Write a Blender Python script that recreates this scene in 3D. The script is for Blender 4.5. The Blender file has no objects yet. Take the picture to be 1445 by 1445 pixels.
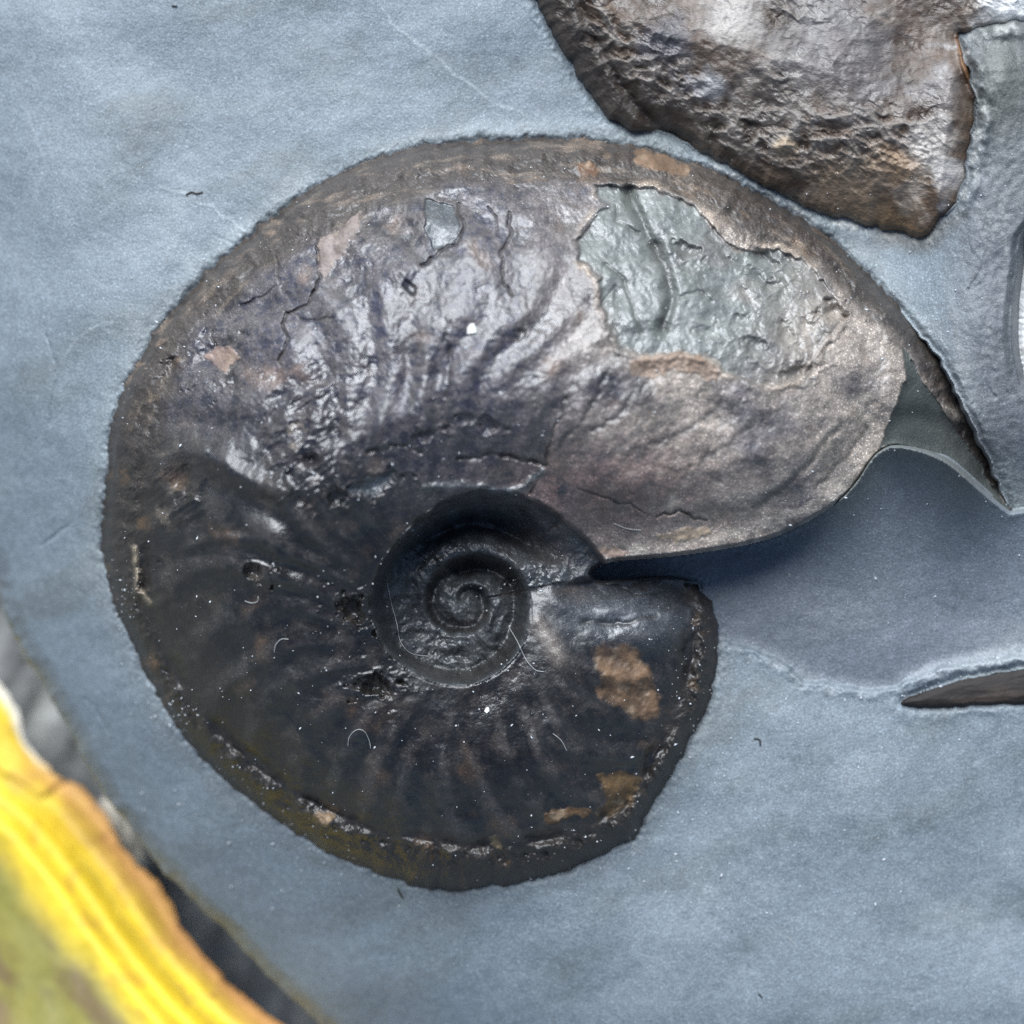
import bpy, math, random
import numpy as np
from mathutils import Vector
random.seed(7); np.random.seed(7)
F = np.float32
# ------------------------------------------------------------------ camera, sky, sun, exposure
S = 5e-5            # metres per photograph pixel in the plane z = 0 (the fossil is about 6 cm across)
D = 0.160           # camera height above that plane
CX = CY = 722.5
sc = bpy.context.scene
cam_d = bpy.data.cameras.new('camera'); cam = bpy.data.objects.new('camera', cam_d)
sc.collection.objects.link(cam); sc.camera = cam
cam.location = (0, 0, D)
cam_d.sensor_width = 36.0; cam_d.lens = 36.0 * D / (1445 * S)
cam_d.clip_start = 0.005; cam_d.clip_end = 20.0
cam_d.dof.use_dof = True; cam_d.dof.focus_distance = D - 0.003; cam_d.dof.aperture_fstop = 18
SUN_EL, SUN_AZ = math.radians(46), math.radians(-14)      # azimuth from +Y (picture top), negative = left
w = bpy.data.worlds.new('World'); sc.world = w; w.use_nodes = True
wn = w.node_tree.nodes; wl = w.node_tree.links
sky = wn.new('ShaderNodeTexSky'); sky.sky_type = 'NISHITA'; sky.sun_disc = False
sky.sun_elevation = SUN_EL; sky.sun_rotation = SUN_AZ
sky.air_density = 1.0; sky.dust_density = 0.6; sky.ozone_density = 1.5
bg = wn['Background']; bg.inputs['Strength'].default_value = 0.05
wl.new(sky.outputs[0], bg.inputs['Color'])
sd = bpy.data.lights.new('sun', 'SUN'); sd.energy = 3.6; sd.angle = math.radians(46); sd.color = (0.90, 0.95, 1.0)
sun = bpy.data.objects.new('sun', sd); sc.collection.objects.link(sun)
sv = Vector((math.sin(SUN_AZ) * math.cos(SUN_EL), math.cos(SUN_AZ) * math.cos(SUN_EL), math.sin(SUN_EL)))
sun.rotation_euler = sv.to_track_quat('Z', 'Y').to_euler(); sun.location = sv * 0.5
sc.view_settings.view_transform = 'Standard'; sc.view_settings.look = 'None'
sc.view_settings.exposure = 1.0; sc.view_settings.gamma = 1.0; sc.view_settings.use_curve_mapping = False
sc.cycles.use_denoising = False; sc.cycles.sample_clamp_indirect = 1.5

# ------------------------------------------------------------------ numpy helpers (all lengths in photograph pixels)
def ss(a, b, x):
    t = np.clip((x - a) / (b - a), 0, 1); return t * t * (3 - 2 * t)
def lerp(a, b, t): return a + (b - a) * t
def perlin(x, y, seed=0):
    rs = np.random.RandomState(seed); p = rs.permutation(256).astype(np.int32); p = np.concatenate([p, p])
    an = rs.rand(256) * 2 * np.pi; gx = np.cos(an).astype(F); gy = np.sin(an).astype(F)
    xi = np.floor(x).astype(np.int32); yi = np.floor(y).astype(np.int32)
    xf = (x - xi).astype(F); yf = (y - yi).astype(F); xi &= 255; yi &= 255
    u = xf * xf * xf * (xf * (xf * 6 - 15) + 10); v = yf * yf * yf * (yf * (yf * 6 - 15) + 10)
    a = p[xi]; b = p[(xi + 1) & 255]
    def g(h, dx, dy): return gx[h] * dx + gy[h] * dy
    n00 = g(p[a + yi], xf, yf); n10 = g(p[b + yi], xf - 1, yf)
    y1 = (yi + 1) & 255
    n01 = g(p[a + y1], xf, yf - 1); n11 = g(p[b + y1], xf - 1, yf - 1)
    return lerp(lerp(n00, n10, u), lerp(n01, n11, u), v) * 1.5
def fbm(x, y, wl, octv=4, seed=0, gain=0.5, ridged=False):
    r = 0; a = 1.0; tot = 0
    for o in range(octv):
        n = perlin(x / wl + 17.3 * o, y / wl + 9.1 * o, seed + o * 13)
        if ridged: n = 1 - 2 * np.abs(n)
        r = r + n * a; tot += a; a *= gain; wl *= 0.5
    return (r / tot).astype(F)
def rot(x, y, deg, sx=1.0, sy=1.0):
    c, s = math.cos(math.radians(deg)), math.sin(math.radians(deg))
    return (x * c + y * s) / sx, (-x * s + y * c) / sy
def smooth(pts, n=6, closed=False):
    P = np.array(pts, float); out = []; m = len(P)
    rng = range(m if closed else m - 1)
    for i in rng:
        if closed: p0, p1, p2, p3 = P[(i - 1) % m], P[i], P[(i + 1) % m], P[(i + 2) % m]
        else: p0, p1, p2, p3 = P[max(i - 1, 0)], P[i], P[i + 1], P[min(i + 2, m - 1)]
        for k in range(n):
            t = k / n
            out.append(0.5 * (2 * p1 + (p2 - p0) * t + (2 * p0 - 5 * p1 + 4 * p2 - p3) * t * t + (3 * p1 - p0 - 3 * p2 + p3) * t ** 3))
    if not closed: out.append(P[-1])
    return np.array(out)
def rough(pts, amp, step=6, seed=0, closed=False):
    """resample a traced line and give it a natural jitter"""
    P = np.array(pts, float)
    if closed: P = np.vstack([P, P[:1]])
    out = []
    for a, b in zip(P[:-1], P[1:]):
        n = max(1, int(np.hypot(*(b - a)) / step))
        for k in range(n): out.append(a + (b - a) * k / n)
    if not closed: out.append(P[-1])
    Q = np.array(out)
    Q[:, 0] += amp * fbm(Q[:, 0], Q[:, 1], step * 3.0, 3, seed); Q[:, 1] += amp * fbm(Q[:, 0] + 91, Q[:, 1] + 37, step * 3.0, 3, seed + 5)
    return Q
class Grid:
    def __init__(s, xs, ys):
        s.xs = np.array(xs, F); s.ys = np.array(ys, F); s.X, s.Y = np.meshgrid(s.xs, s.ys)
    def win(s, x0, y0, x1, y1):
        return (slice(*np.searchsorted(s.ys, [y0, y1])), slice(*np.searchsorted(s.xs, [x0, x1])))
    def dist(s, pts, maxd=1e9, closed=False):
        d = np.full(s.X.shape, maxd, F); P = np.array(pts, F)
        if closed: P = np.vstack([P, P[:1]])
        for a, b in zip(P[:-1], P[1:]):
            w = s.win(min(a[0], b[0]) - maxd, min(a[1], b[1]) - maxd, max(a[0], b[0]) + maxd, max(a[1], b[1]) + maxd)
            x = s.X[w] - a[0]; y = s.Y[w] - a[1]; e = b - a; L = float(e @ e) + 1e-9
            t = np.clip((x * e[0] + y * e[1]) / L, 0, 1)
            d[w] = np.minimum(d[w], np.hypot(x - t * e[0], y - t * e[1]))
        return d
    def inside(s, poly):
        m = np.zeros(s.X.shape, bool); P = np.array(poly, float); Q = np.roll(P, -1, 0)
        for (x0, y0), (x1, y1) in zip(P, Q):
            if y0 == y1: continue
            r = slice(*np.searchsorted(s.ys, [min(y0, y1), max(y0, y1)]))
            xc = x0 + (s.ys[r] - y0) * (x1 - x0) / (y1 - y0)
            m[r] ^= s.xs[None, :] < xc[:, None]
        return m
    def sdist(s, poly, maxd=1e9):
        d = s.dist(poly, maxd, True); return np.where(s.inside(poly), d, -d)
def blur(Z, r, it=2):
    for _ in range(it):
        for ax in (0, 1):
            P = np.concatenate([np.repeat(Z.take([0], ax), r, ax), Z, np.repeat(Z.take([-1], ax), r, ax)], ax)
            c = np.cumsum(P.astype(np.float64), ax); k = 2 * r + 1; n = Z.shape[ax]
            hi = c.take(np.arange(k - 1, k - 1 + n), ax); lo = np.concatenate([np.zeros_like(c.take([0], ax)), c.take(np.arange(0, n - 1), ax)], ax)
            Z = ((hi - lo) / k).astype(F)
    return Z
def world(px, py, z):
    """photograph pixel + height in px -> metres (a point at height z on that line of sight)"""
    k = S * (1 - z * S / D); return (px - CX) * k, (CY - py) * k, z * S
def C(*c): return np.array(c, F)
def mixc(col, c, m): col += (C(*c) - col) * np.clip(m, 0, 1)[..., None]

# ------------------------------------------------------------------ scene helpers
def link(o, parent=None):
    sc.collection.objects.link(o)
    if parent: o.parent = parent
    return o
def tag(o, label=None, cat=None, group=None, kind=None):
    if label: o['label'] = label
    if cat: o['category'] = cat
    if group: o['group'] = group
    if kind: o['kind'] = kind
    return o
def empty(name, loc=(0, 0, 0)):
    e = bpy.data.objects.new(name, None); e.location = loc; e.empty_display_size = 0.005
    return link(e)
def mesh_np(name, co, quads, mat, parent=None, col=None, rgh=None, nrm=None):
    me = bpy.data.meshes.new(name); nv, nf = len(co), len(quads); k = quads.shape[1]
    me.vertices.add(nv); me.vertices.foreach_set('co', co.astype(F).ravel())
    me.loops.add(nf * k); me.loops.foreach_set('vertex_index', quads.astype(np.int32).ravel())
    me.polygons.add(nf); me.polygons.foreach_set('loop_start', np.arange(0, nf * k, k, dtype=np.int32))
    me.polygons.foreach_set('use_smooth', np.ones(nf, bool))
    me.update(calc_edges=True)
    if col is not None:
        a = me.attributes.new('tint', 'FLOAT_COLOR', 'POINT')
        a.data.foreach_set('color', np.hstack([col, np.ones((nv, 1))]).astype(F).ravel())
    if rgh is not None:
        a = me.attributes.new('rough', 'FLOAT', 'POINT'); a.data.foreach_set('value', rgh.astype(F).ravel())
    if nrm is not None: me.normals_split_custom_set_from_vertices(nrm.tolist())
    me.materials.append(mat)
    return link(bpy.data.objects.new(name, me), parent)
class Relief:
    """a sculpted surface on a pixel grid: heights, colours, roughness; cut into part meshes by a region map"""
    def __init__(s, G, Z, col, rgh, region, origin=(0, 0, 0), zlimit=None):
        s.G = G; s.Z = Z; zc = Z if zlimit is None else np.maximum(Z, zlimit)
        k = S * (1 - zc * S / D)
        s.co = np.stack([(G.X - CX) * k, (CY - G.Y) * k, Z * S], -1).astype(F)
        dx = np.gradient(s.co, axis=1); dy = np.gradient(s.co, axis=0); n = np.cross(dy, dx)
        s.n = n / (np.linalg.norm(n, axis=-1, keepdims=True) + 1e-12)
        s.col = col; s.rgh = rgh
        s.freg = region[:-1, :-1]; s.o = np.array(origin, F)
    def part(s, rid, name, mat, parent=None):
        j, i = np.nonzero(s.freg == rid)
        nx = s.Z.shape[1]; v = j * nx + i
        q = np.stack([v, v + nx, v + nx + 1, v + 1], 1)
        u, inv = np.unique(q, return_inverse=True)
        return mesh_np(name, s.co.reshape(-1, 3)[u] - s.o, inv.reshape(q.shape), mat, parent,
                       s.col.reshape(-1, 3)[u], s.rgh.ravel()[u], s.n.reshape(-1, 3)[u])

# ------------------------------------------------------------------ materials
def newmat(name):
    m = bpy.data.materials.new(name); m.use_nodes = True; nt = m.node_tree
    return m, nt, nt.nodes, nt.links, nt.nodes['Principled BSDF']
def mineral(name, grain, strength, var, spec=0.5, rmul=1.0, streak=None, coat=0.0, speck=0.0, low=1.0):
    """sculpted tint and gloss + procedural grain, mottling and fine relief"""
    m, nt, N, L, B = newmat(name)
    tc = N.new('ShaderNodeTexCoord')
    at = N.new('ShaderNodeAttribute'); at.attribute_name = 'tint'
    ar = N.new('ShaderNodeAttribute'); ar.attribute_name = 'rough'
    mp = N.new('ShaderNodeMapping'); L.new(tc.outputs['Object'], mp.inputs['Vector'])
    if streak: mp.inputs['Rotation'].default_value = (0, 0, math.radians(streak[0])); mp.inputs['Scale'].default_value = (1, streak[1], 1)
    n1 = N.new('ShaderNodeTexNoise'); n1.inputs['Scale'].default_value = grain; n1.inputs['Detail'].default_value = 3.0
    n1.inputs['Roughness'].default_value = 0.65; L.new(mp.outputs[0], n1.inputs['Vector'])
    n2 = N.new('ShaderNodeTexNoise'); n2.inputs['Scale'].default_value = grain * 0.23; n2.inputs['Detail'].default_value = 4.0
    L.new(tc.outputs['Object'], n2.inputs['Vector'])
    r1 = N.new('ShaderNodeMapRange'); r1.inputs['From Min'].default_value = 0.25; r1.inputs['From Max'].default_value = 0.75
    r1.inputs['To Min'].default_value = 1 - var; r1.inputs['To Max'].default_value = 1 + var; L.new(n1.outputs[0], r1.inputs['Value'])
    r2 = N.new('ShaderNodeMapRange'); r2.inputs['From Min'].default_value = 0.3; r2.inputs['From Max'].default_value = 0.7
    r2.inputs['To Min'].default_value = 1 - var * 0.7 * low; r2.inputs['To Max'].default_value = 1 + var * 0.7 * low; L.new(n2.outputs[0], r2.inputs['Value'])
    mu = N.new('ShaderNodeMath'); mu.operation = 'MULTIPLY'; L.new(r1.outputs[0], mu.inputs[0]); L.new(r2.outputs[0], mu.inputs[1])
    vm = N.new('ShaderNodeVectorMath'); vm.operation = 'SCALE'; L.new(at.outputs['Color'], vm.inputs[0]); L.new(mu.outputs[0], vm.inputs['Scale'])
    if speck:
        n3 = N.new('ShaderNodeTexNoise'); n3.inputs['Scale'].default_value = grain * 1.7; n3.inputs['Detail'].default_value = 1.0; L.new(tc.outputs['Object'], n3.inputs['Vector'])
        r3 = N.new('ShaderNodeMapRange'); r3.inputs['From Min'].default_value = 0.60; r3.inputs['From Max'].default_value = 0.70; r3.inputs['To Min'].default_value = 1.0; r3.inputs['To Max'].default_value = 1.0 + speck
        L.new(n3.outputs[0], r3.inputs['Value']); v3 = N.new('ShaderNodeVectorMath'); v3.operation = 'SCALE'; L.new(vm.outputs[0], v3.inputs[0]); L.new(r3.outputs[0], v3.inputs['Scale']); vm = v3
    L.new(vm.outputs[0], B.inputs['Base Color'])
    rr = N.new('ShaderNodeMath'); rr.operation = 'MULTIPLY_ADD'; L.new(n2.outputs[0], rr.inputs[0]); rr.inputs[1].default_value = 0.24
    ra = N.new('ShaderNodeMath'); ra.operation = 'MULTIPLY_ADD'; L.new(ar.outputs['Fac'], ra.inputs[0]); ra.inputs[1].default_value = rmul; ra.inputs[2].default_value = -0.12
    L.new(ra.outputs[0], rr.inputs[2]); L.new(rr.outputs[0], B.inputs['Roughness'])
    ad = N.new('ShaderNodeMath'); ad.operation = 'MULTIPLY_ADD'; L.new(n2.outputs[0], ad.inputs[0]); ad.inputs[1].default_value = 1.6 * low; L.new(n1.outputs[0], ad.inputs[2])
    bp = N.new('ShaderNodeBump'); bp.inputs['Strength'].default_value = strength; bp.inputs['Distance'].default_value = 0.35 / grain
    L.new(ad.outputs[0], bp.inputs['Height']); L.new(bp.outputs[0], B.inputs['Normal'])
    B.inputs['Specular IOR Level'].default_value = spec
    if coat: B.inputs['Coat Weight'].default_value = coat; B.inputs['Coat Roughness'].default_value = 0.22
    return m
M_ROCK = mineral('slate_matrix', 5600, 0.85, 0.36, spec=0.75, speck=0.8, low=0.35)
M_SHELL = mineral('fossil_shell', 5200, 0.55, 0.4, spec=0.7, coat=0.15, speck=1.6)
M_MOULD = mineral('internal_mould', 4800, 0.7, 0.3, spec=0.9)
M_FLAKE = mineral('tan_shell_flake', 5600, 0.6, 0.22, spec=0.45)
M_SHELL2 = mineral('brown_fossil_shell', 3800, 0.6, 0.3, spec=0.6, streak=(35, 2.2))
M_GROUND = mineral('weathered_ground', 900, 0.8, 0.3, spec=0.2)
M_LEAF = mineral('dry_leaf', 1500, 0.3, 0.10, spec=0.35)
def plain(name, c, r=0.6):
    m, nt, N, L, B = newmat(name); tc = N.new('ShaderNodeTexCoord'); n = N.new('ShaderNodeTexNoise'); n.inputs['Scale'].default_value = 3000
    L.new(tc.outputs['Object'], n.inputs['Vector']); cr = N.new('ShaderNodeMix'); cr.data_type = 'RGBA'
    cr.inputs[6].default_value = (*[v * 0.75 for v in c], 1); cr.inputs[7].default_value = (*c, 1)
    L.new(n.outputs[0], cr.inputs[0]); L.new(cr.outputs[2], B.inputs['Base Color']); B.inputs['Roughness'].default_value = r
    return m
M_WHITE = plain('white_chip', (0.85, 0.84, 0.80)); M_HAIR = plain('pale_hair', (0.42, 0.42, 0.41), 0.5); M_BLACK = plain('black_fibre', (0.02, 0.02, 0.02))
M_DUST = plain('dust', (0.62, 0.64, 0.66), 0.5)

# ------------------------------------------------------------------ traced outlines
OUT = [(985,820),(1000,850),(1010,900),(1008,950),(1000,990),(975,1040),(950,1085),(925,1125),(905,1160),(893,1182),(850,1205),(800,1228),(740,1243),
       (690,1250),(640,1255),(580,1247),(520,1225),(470,1205),(420,1175),(370,1140),(310,1090),(270,1050),(235,1000),(205,945),(180,890),(160,840),
       (148,790),(146,740),(152,680),(158,620),(165,580),(185,535),(215,480),(250,435),(290,390),(340,345),(390,305),(440,270),(490,243),(540,225),
       (590,210),(650,202),(720,197),(790,197),(850,203),(910,212),(960,228),(1010,245),(1070,275),(1130,310),(1180,345),(1230,395),(1275,440),
       (1310,480),(1340,525),(1365,575),(1385,615),(1405,660),(1422,705),(1427,722)]
OUT_A = rough(smooth(OUT[:14]), 7, 5, 3); OUT_B = rough(smooth(OUT[13:]), 7, 5, 4)
APER = smooth([(1427,722),(1412,712),(1385,690),(1345,655),(1320,641),(1290,631),(1260,627),(1240,635),(1225,650),(1205,680),(1180,705),(1140,730),(1100,750),
               (1060,762),(1000,773),(940,781),(880,786),(855,790),(835,800)])
GAP = smooth([(835,800),(830,812),(845,823),(880,821),(920,816),(960,818),(985,820)])
AMMO = np.vstack([OUT_A[:-1], OUT_B, APER[1:-1], GAP[:-1]])
KEEL = smooth([(1395,690),(1370,655),(1335,610),(1300,545),(1270,490),(1205,430),(1150,375),(1065,342),(1000,300),(930,264),(860,257),(800,256),(700,261),(600,272),
               (520,302),(450,345),(380,375),(330,420),(265,490),(240,560),(222,650),(205,740),(200,800),(215,880),(250,950),(290,1010),(380,1090),(480,1150),(560,1175),
               (640,1188),(720,1190),(800,1175),(870,1140),(915,1080),(955,1000),(972,940),(975,880),(968,840)])
MOULD = rough([(838,262),(855,290),(835,310),(815,340),(818,365),(845,395),(848,430),(862,470),(878,495),(905,502),(940,503),(960,496),(1000,508),(1030,530),
               (1075,545),(1120,540),(1150,505),(1165,480),(1190,455),(1195,440),(1165,402),(1140,372),(1100,352),(1060,354),(1030,346),(1005,318),(975,287),(920,264),(870,262)], 7, 5, 9, True)
FILL = [(1275,492),(1300,530),(1325,570),(1362,625),(1400,685),(1427,722),(1412,712),(1385,690),(1345,655),(1320,641),(1290,631),(1260,627),(1240,635),(1252,600),(1270,562),(1278,530)]
FLAKES = [([(905,502),(960,497),(1000,508),(1017,525),(1010,540),(985,530),(950,520),(915,535),(890,530),(888,510)], (0.30,0.205,0.145)),
          ([(842,915),(880,908),(905,920),(915,950),(925,975),(930,1005),(905,1018),(870,1000),(845,975),(850,950),(835,940)], (0.19,0.115,0.065)),
          ([(845,1095),(880,1085),(903,1100),(890,1130),(865,1150),(845,1152),(850,1125)], (0.14,0.085,0.035)),
          ([(765,1155),(775,1166),(800,1154),(812,1148),(830,1153),(842,1146),(812,1138),(770,1145)], (0.18,0.105,0.05)),
          ([(445,1145),(465,1145),(472,1155),(462,1165),(442,1160)], (0.22,0.15,0.09)),
          ([(690,1180),(708,1180),(706,1200),(695,1197)], (0.16,0.12,0.07)),
          ([(300,492),(325,488),(335,505),(320,525),(300,515),(290,505)], (0.30,0.21,0.17)),
          ([(450,345),(480,320),(510,300),(500,335),(475,370),(455,395),(446,375)], (0.27,0.215,0.19)),
          ([(895,213),(940,216),(975,240),(970,250),(930,240),(898,232)], (0.23,0.145,0.09)),
          ([(815,228),(850,236),(848,246),(825,251),(812,240)], (0.19,0.105,0.06)),
          ([(925,753),(960,747),(995,744),(1000,754),(965,765),(930,762)], (0.42,0.32,0.22)),
          ([(838,776),(865,771),(885,779),(865,786),(845,784)], (0.30,0.20,0.15))]
SH2 = [(735,-70),(755,0),(775,40),(800,85),(825,125),(850,160),(880,180),(910,188),(935,188),(965,203),(1010,226),(1060,253),(1110,280),(1160,303),(1220,318),
       (1270,330),(1305,334),(1330,308),(1355,285),(1368,240),(1375,190),(1380,140),(1366,90),(1352,55),(1366,45),(1400,38),(1445,32),(1540,15),(1560,-90)]
SH2 = rough(smooth(SH2, 4, True), 7, 5, 21, True)
SH3 = rough(smooth([(1270,993),(1300,976),(1340,961),(1400,948),(1470,938),(1545,940),(1560,965),(1530,990),(1470,994),(1400,994),(1340,999),(1300,999)], 5, True), 3, 5, 25, True)
SH4 = smooth([(1441,325),(1431,380),(1425,430),(1424,480),(1430,520),(1443,548),(1500,565),(1560,520),(1575,430),(1550,340),(1490,305)], 5, True)
ROCK = smooth([(-62,600),(-30,720),(0,800),(20,870),(50,930),(90,1000),(120,1060),(150,1110),(195,1170),(240,1230),(300,1290),(370,1360),(440,1430),(520,1500),(640,1590),
               (850,1680),(1200,1740),(1600,1700),(1900,1400),(2000,900),(1900,300),(1600,-150),(1100,-380),(600,-420),(150,-320),(-120,-50),(-110,300)], 5, True)
STEP = rough([(1008,905),(1060,916),(1115,940),(1130,963),(1180,968),(1230,975),(1258,972),(1330,944),(1400,932),(1470,925),(1600,915)], 7, 6, 31)

# ------------------------------------------------------------------ rock matrix heights
def rock_base(G):
    """the broad surface of the rock: a worn pebble face that rolls off at its rim"""
    d = G.sdist(ROCK, 900)
    X, Y = G.X, G.Y
    ll = ss(500, -900, X - Y + 400)
    z = -(95 + 120 * ll) * np.clip(1 - d / (330 + 130 * ll), 0, 1) ** 2.2
    z = z - 70 * np.clip((Y - 500) / 900, 0, 3) ** 1.6 - 26 * np.clip((500 - X) / 500, 0, 3) ** 1.5
    web = ss(1230, 1390, X + 0.10 * (Y - 400)) * ss(800, 560, Y) * ss(-150, 150, Y)
    z = z + 78 * web
    z = z + 30 * fbm(X, Y, 420, 3, 40) + 3.0 * fbm(X, Y, 120, 3, 41)
    return z.astype(F), d
# ------------------------------------------------------------------ the ammonite
SP = np.array([(4,206),(16,203),(37,182),(60,172),(85,161),(109,140),(133,128),(162,131),(184,134),(212,130),(237,122),(268,118),(294,111),(327,102),(354,94),(387,90),(415,82),(454,68),
               (502,60),(550,57),(593,52),(637,47),(690,42),(747,34),(799,24),(866,10),(930,2),(1500,0.5)])
WW = np.array([(4,40),(16,45),(40,62),(60,60),(85,52),(110,38),(135,26),(180,18),(230,20),(270,24),(300,28),(327,28),(354,24),(390,22),(415,30),(454,26),(500,17),(550,14),(640,13),(700,11),(800,8),(1500,2)])
ZS = np.array([(4,60),(16,46),(60,12),(120,22),(160,72),(190,80),(230,52),(300,26),(354,14),(415,-2),(454,-4),(500,12),(560,16),(640,8),(720,4),(1500,0)])
HS = np.array([(360,86),(376,82),(415,66),(454,54),(500,48),(550,44),(600,42),(640,40),(700,40),(760,36),(800,32),(1500,24)])
HF = np.array([(10,165),(60,205),(90,215),(135,205),(180,185),(225,165),(270,148),(315,122),(376,92)])
def build_ammonite_fields():
    G = Grid(np.arange(136, 1440, 1.4), np.arange(184, 1268, 1.4)); X, Y = G.X, G.Y
    base, _ = rock_base(G)
    base = np.minimum(base, 12)
    cx, cy = 655, 850
    r = np.hypot(X - cx, cy - Y); ph = np.degrees(np.arctan2(cy - Y, X - cx)); ph = np.where(ph < 10, ph + 360, ph)
    dB = G.dist(OUT_B); dA = G.dist(OUT_A)
    big = (ph < 130) & (r > np.interp(ph, SP[:, 0], SP[:, 1]) - 2)
    sd = G.sdist(AMMO, 60)
    dO = np.where(big, dB, np.minimum(dA, dB))
    dAp = G.dist(APER[15:], 200); dGap = G.dist(GAP, 120)
    H = np.interp(ph, HF[:, 0], HF[:, 1]).astype(F)
    inn = r < np.interp(ph, SP[:, 0], SP[:, 1])
    H = np.where(inn & (ph < 60), lerp(92, H, ss(10, 60, ph)), H)
    prof = np.interp(dO, [0, 3, 8, 16, 30, 48, 60, 100, 160, 240, 330, 430], [-8, 8, 16, 24, 32, 40, 46, 62, 80, 94, 101, 103])
    Z = H * prof / 100
    Z = Z - 46 * (1 - ss(0, 120, dAp)) * big
    Z = Z - 26 * (1 - ss(0, 60, dGap)) * (~big) * (ph > 300)
    Rsh = np.interp(ph, SP[:, 0], SP[:, 1]); Z = Z - np.interp(ph, [10, 30, 60, 120, 170, 230, 300, 376], [10, 35, 60, 62, 42, 28, 18, 8]) * (1 - ss(-20, 150, r - Rsh)) * np.where(inn & (ph < 40), 0.3, 1)
    # falcoid ribs fading inwards
    tt = np.clip(dO / 330, 0, 1)
    sweep = ph + 16 * np.sin(tt * 3.0) + 5 * fbm(X, Y, 160, 2, 51)
    per = 11.5
    rib = np.sin(sweep / per * 2 * np.pi)
    amp = (ss(20, 90, dO) * ss(20, 110, r - 130)) * np.where(ph < 175, np.where(ph < 85, 2.4, 4.4), 3.0) * (0.5 + 0.9 * (fbm(X, Y, 190, 2, 52) + .4).clip(0, 1))
    amp = amp * np.where(ph > 310, 1.7, 1.0) * np.where((ph < 45), 0.5, 1)
    Z = Z + rib * amp
    # umbilicus: nested whorls along one spiral seam
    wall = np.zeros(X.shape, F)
    for k in range(4):
        p = ph + 360 * k
        R = np.interp(p, SP[:, 0], SP[:, 1]); R2 = np.interp(p + 360, SP[:, 0], SP[:, 1]); W = np.interp(p, WW[:, 0], WW[:, 1])
        s = R - r + (2.2 + 2.5 * k) * fbm(X, Y, 40, 4, 53 + k)
        v = np.clip((s - W) / np.maximum(R - R2 - W, 3), 0, 1)
        zi = np.interp(p, ZS[:, 0], ZS[:, 1]); hi = np.interp(p + 360, HS[:, 0], HS[:, 1])
        Zin = zi + (hi - zi) * (1 - (1 - v) ** 2.4)
        wt = ss(0, 1, s / W) ** 0.8
        if k == 0: wt = wt * ss(10, 40, ph)
        Z = lerp(Z, Zin, wt)
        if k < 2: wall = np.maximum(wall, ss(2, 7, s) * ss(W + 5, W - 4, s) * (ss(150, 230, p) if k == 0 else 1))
    Z = Z + 0; umb = inn & ((ph < 372) & (ph > 12)) & (sd > 0)
    Z = blur(Z.astype(F), 2, 2)
    Z = Z + base
    # ---------------- relief details
    n_big = fbm(X, Y, 90, 4, 60); n_mid = fbm(X, Y, 26, 4, 61); n_fin = fbm(X, Y, 9, 3, 62)
    # wrinkled skin lines following growth direction
    gx = r * 0.25; ga = sweep * 5.5
    wrk = fbm(gx, ga, 24, 4, 63, 0.6, True)
    upper = ss(800, 520, Y - 0.25 * (X - 600)); right = ss(680, 980, X + 60 * n_big) * ss(860, 760, Y)
    iso = fbm(X + 9 * n_mid, Y + 9 * n_big, 20, 4, 64, 0.6, True); patch = ss(-0.15, 0.3, fbm(X, Y, 110, 3, 58))
    Z = Z + umb * (4.5 * n_mid + 3.0 * fbm(X, Y, 40, 2, 50) + 4.6 * fbm(X, Y, 24, 4, 56, 0.55, True))
    Z = Z + 6 * n_big + 1.7 * n_mid * (0.5 + 0.9 * upper) + 0.8 * n_fin * (0.6 + 0.6 * upper) + (0.35 * wrk + 1.3 * iso * patch * ss(-0.1, 0.35, fbm(X, Y, 80, 2, 55))) * (0.25 + 0.85 * upper)
    col = np.empty(X.shape + (3,), F); col[:] = C(0.0085, 0.0072, 0.0064)  # near-black base, part of the lower flank's shade painted in
    mixc(col, (0.030, 0.029, 0.044), upper * ss(-0.5, 0.5, n_big + 0.3))  # violet-blue sky sheen painted into the upper flank's tint
    mixc(col, (0.33, 0.275, 0.225), right * ss(-0.35, 0.4, fbm(X, Y, 130, 4, 65) + 0.15))
    mixc(col, (0.16, 0.135, 0.12), upper * ss(0.2, 0.55, iso + 0.5 * n_mid) * 0.38); mixc(col, (0.025, 0.022, 0.022), upper * ss(0.15, 0.6, fbm(X, Y, 55, 5, 59)) * 0.7)
    mixc(col, (0.042, 0.034, 0.028), (1 - upper) * ss(0.0, 0.6, fbm(X, Y, 36, 5, 57)) * 0.8)
    brown = np.exp(-(((X - 880) / 150) ** 2 + ((Y - 700) / 75) ** 2))
    mixc(col, (0.155, 0.102, 0.088), brown * ss(-0.4, 0.3, n_mid + 0.2))
    mixc(col, (0.26, 0.235, 0.20), ss(60, 8, dAp) * big * ss(-0.2, 0.4, n_mid) * 0.6)
    mixc(col, (0.17, 0.12, 0.095), ss(0.25, 0.6, fbm(X, Y, 70, 4, 66)) * upper * 0.8)
    mixc(col, (0.075, 0.045, 0.026), ss(0.2, 0.65, fbm(X, Y, 80, 4, 67)) * (1 - upper) * 0.7)
    mixc(col, (0.07, 0.066, 0.064), ss(0.25, 0.6, wrk) * 0.2 * (0.3 + upper))
    rgh = 0.37 + 0.12 * right + 0.12 * n_big + 0.12 * n_mid + 0.16 * (1 - upper) * fbm(X, Y, 70, 3, 54) + 0.10 * (0.5 - patch)
    mixc(col, (0.062, 0.055, 0.050), (1 - upper) * ss(0.1, 1.0, rib) * ss(30, 90, dO) * ss(10, 60, r - 135) * ss(-0.4, 0.3, n_big + n_mid) * 0.45)
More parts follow.
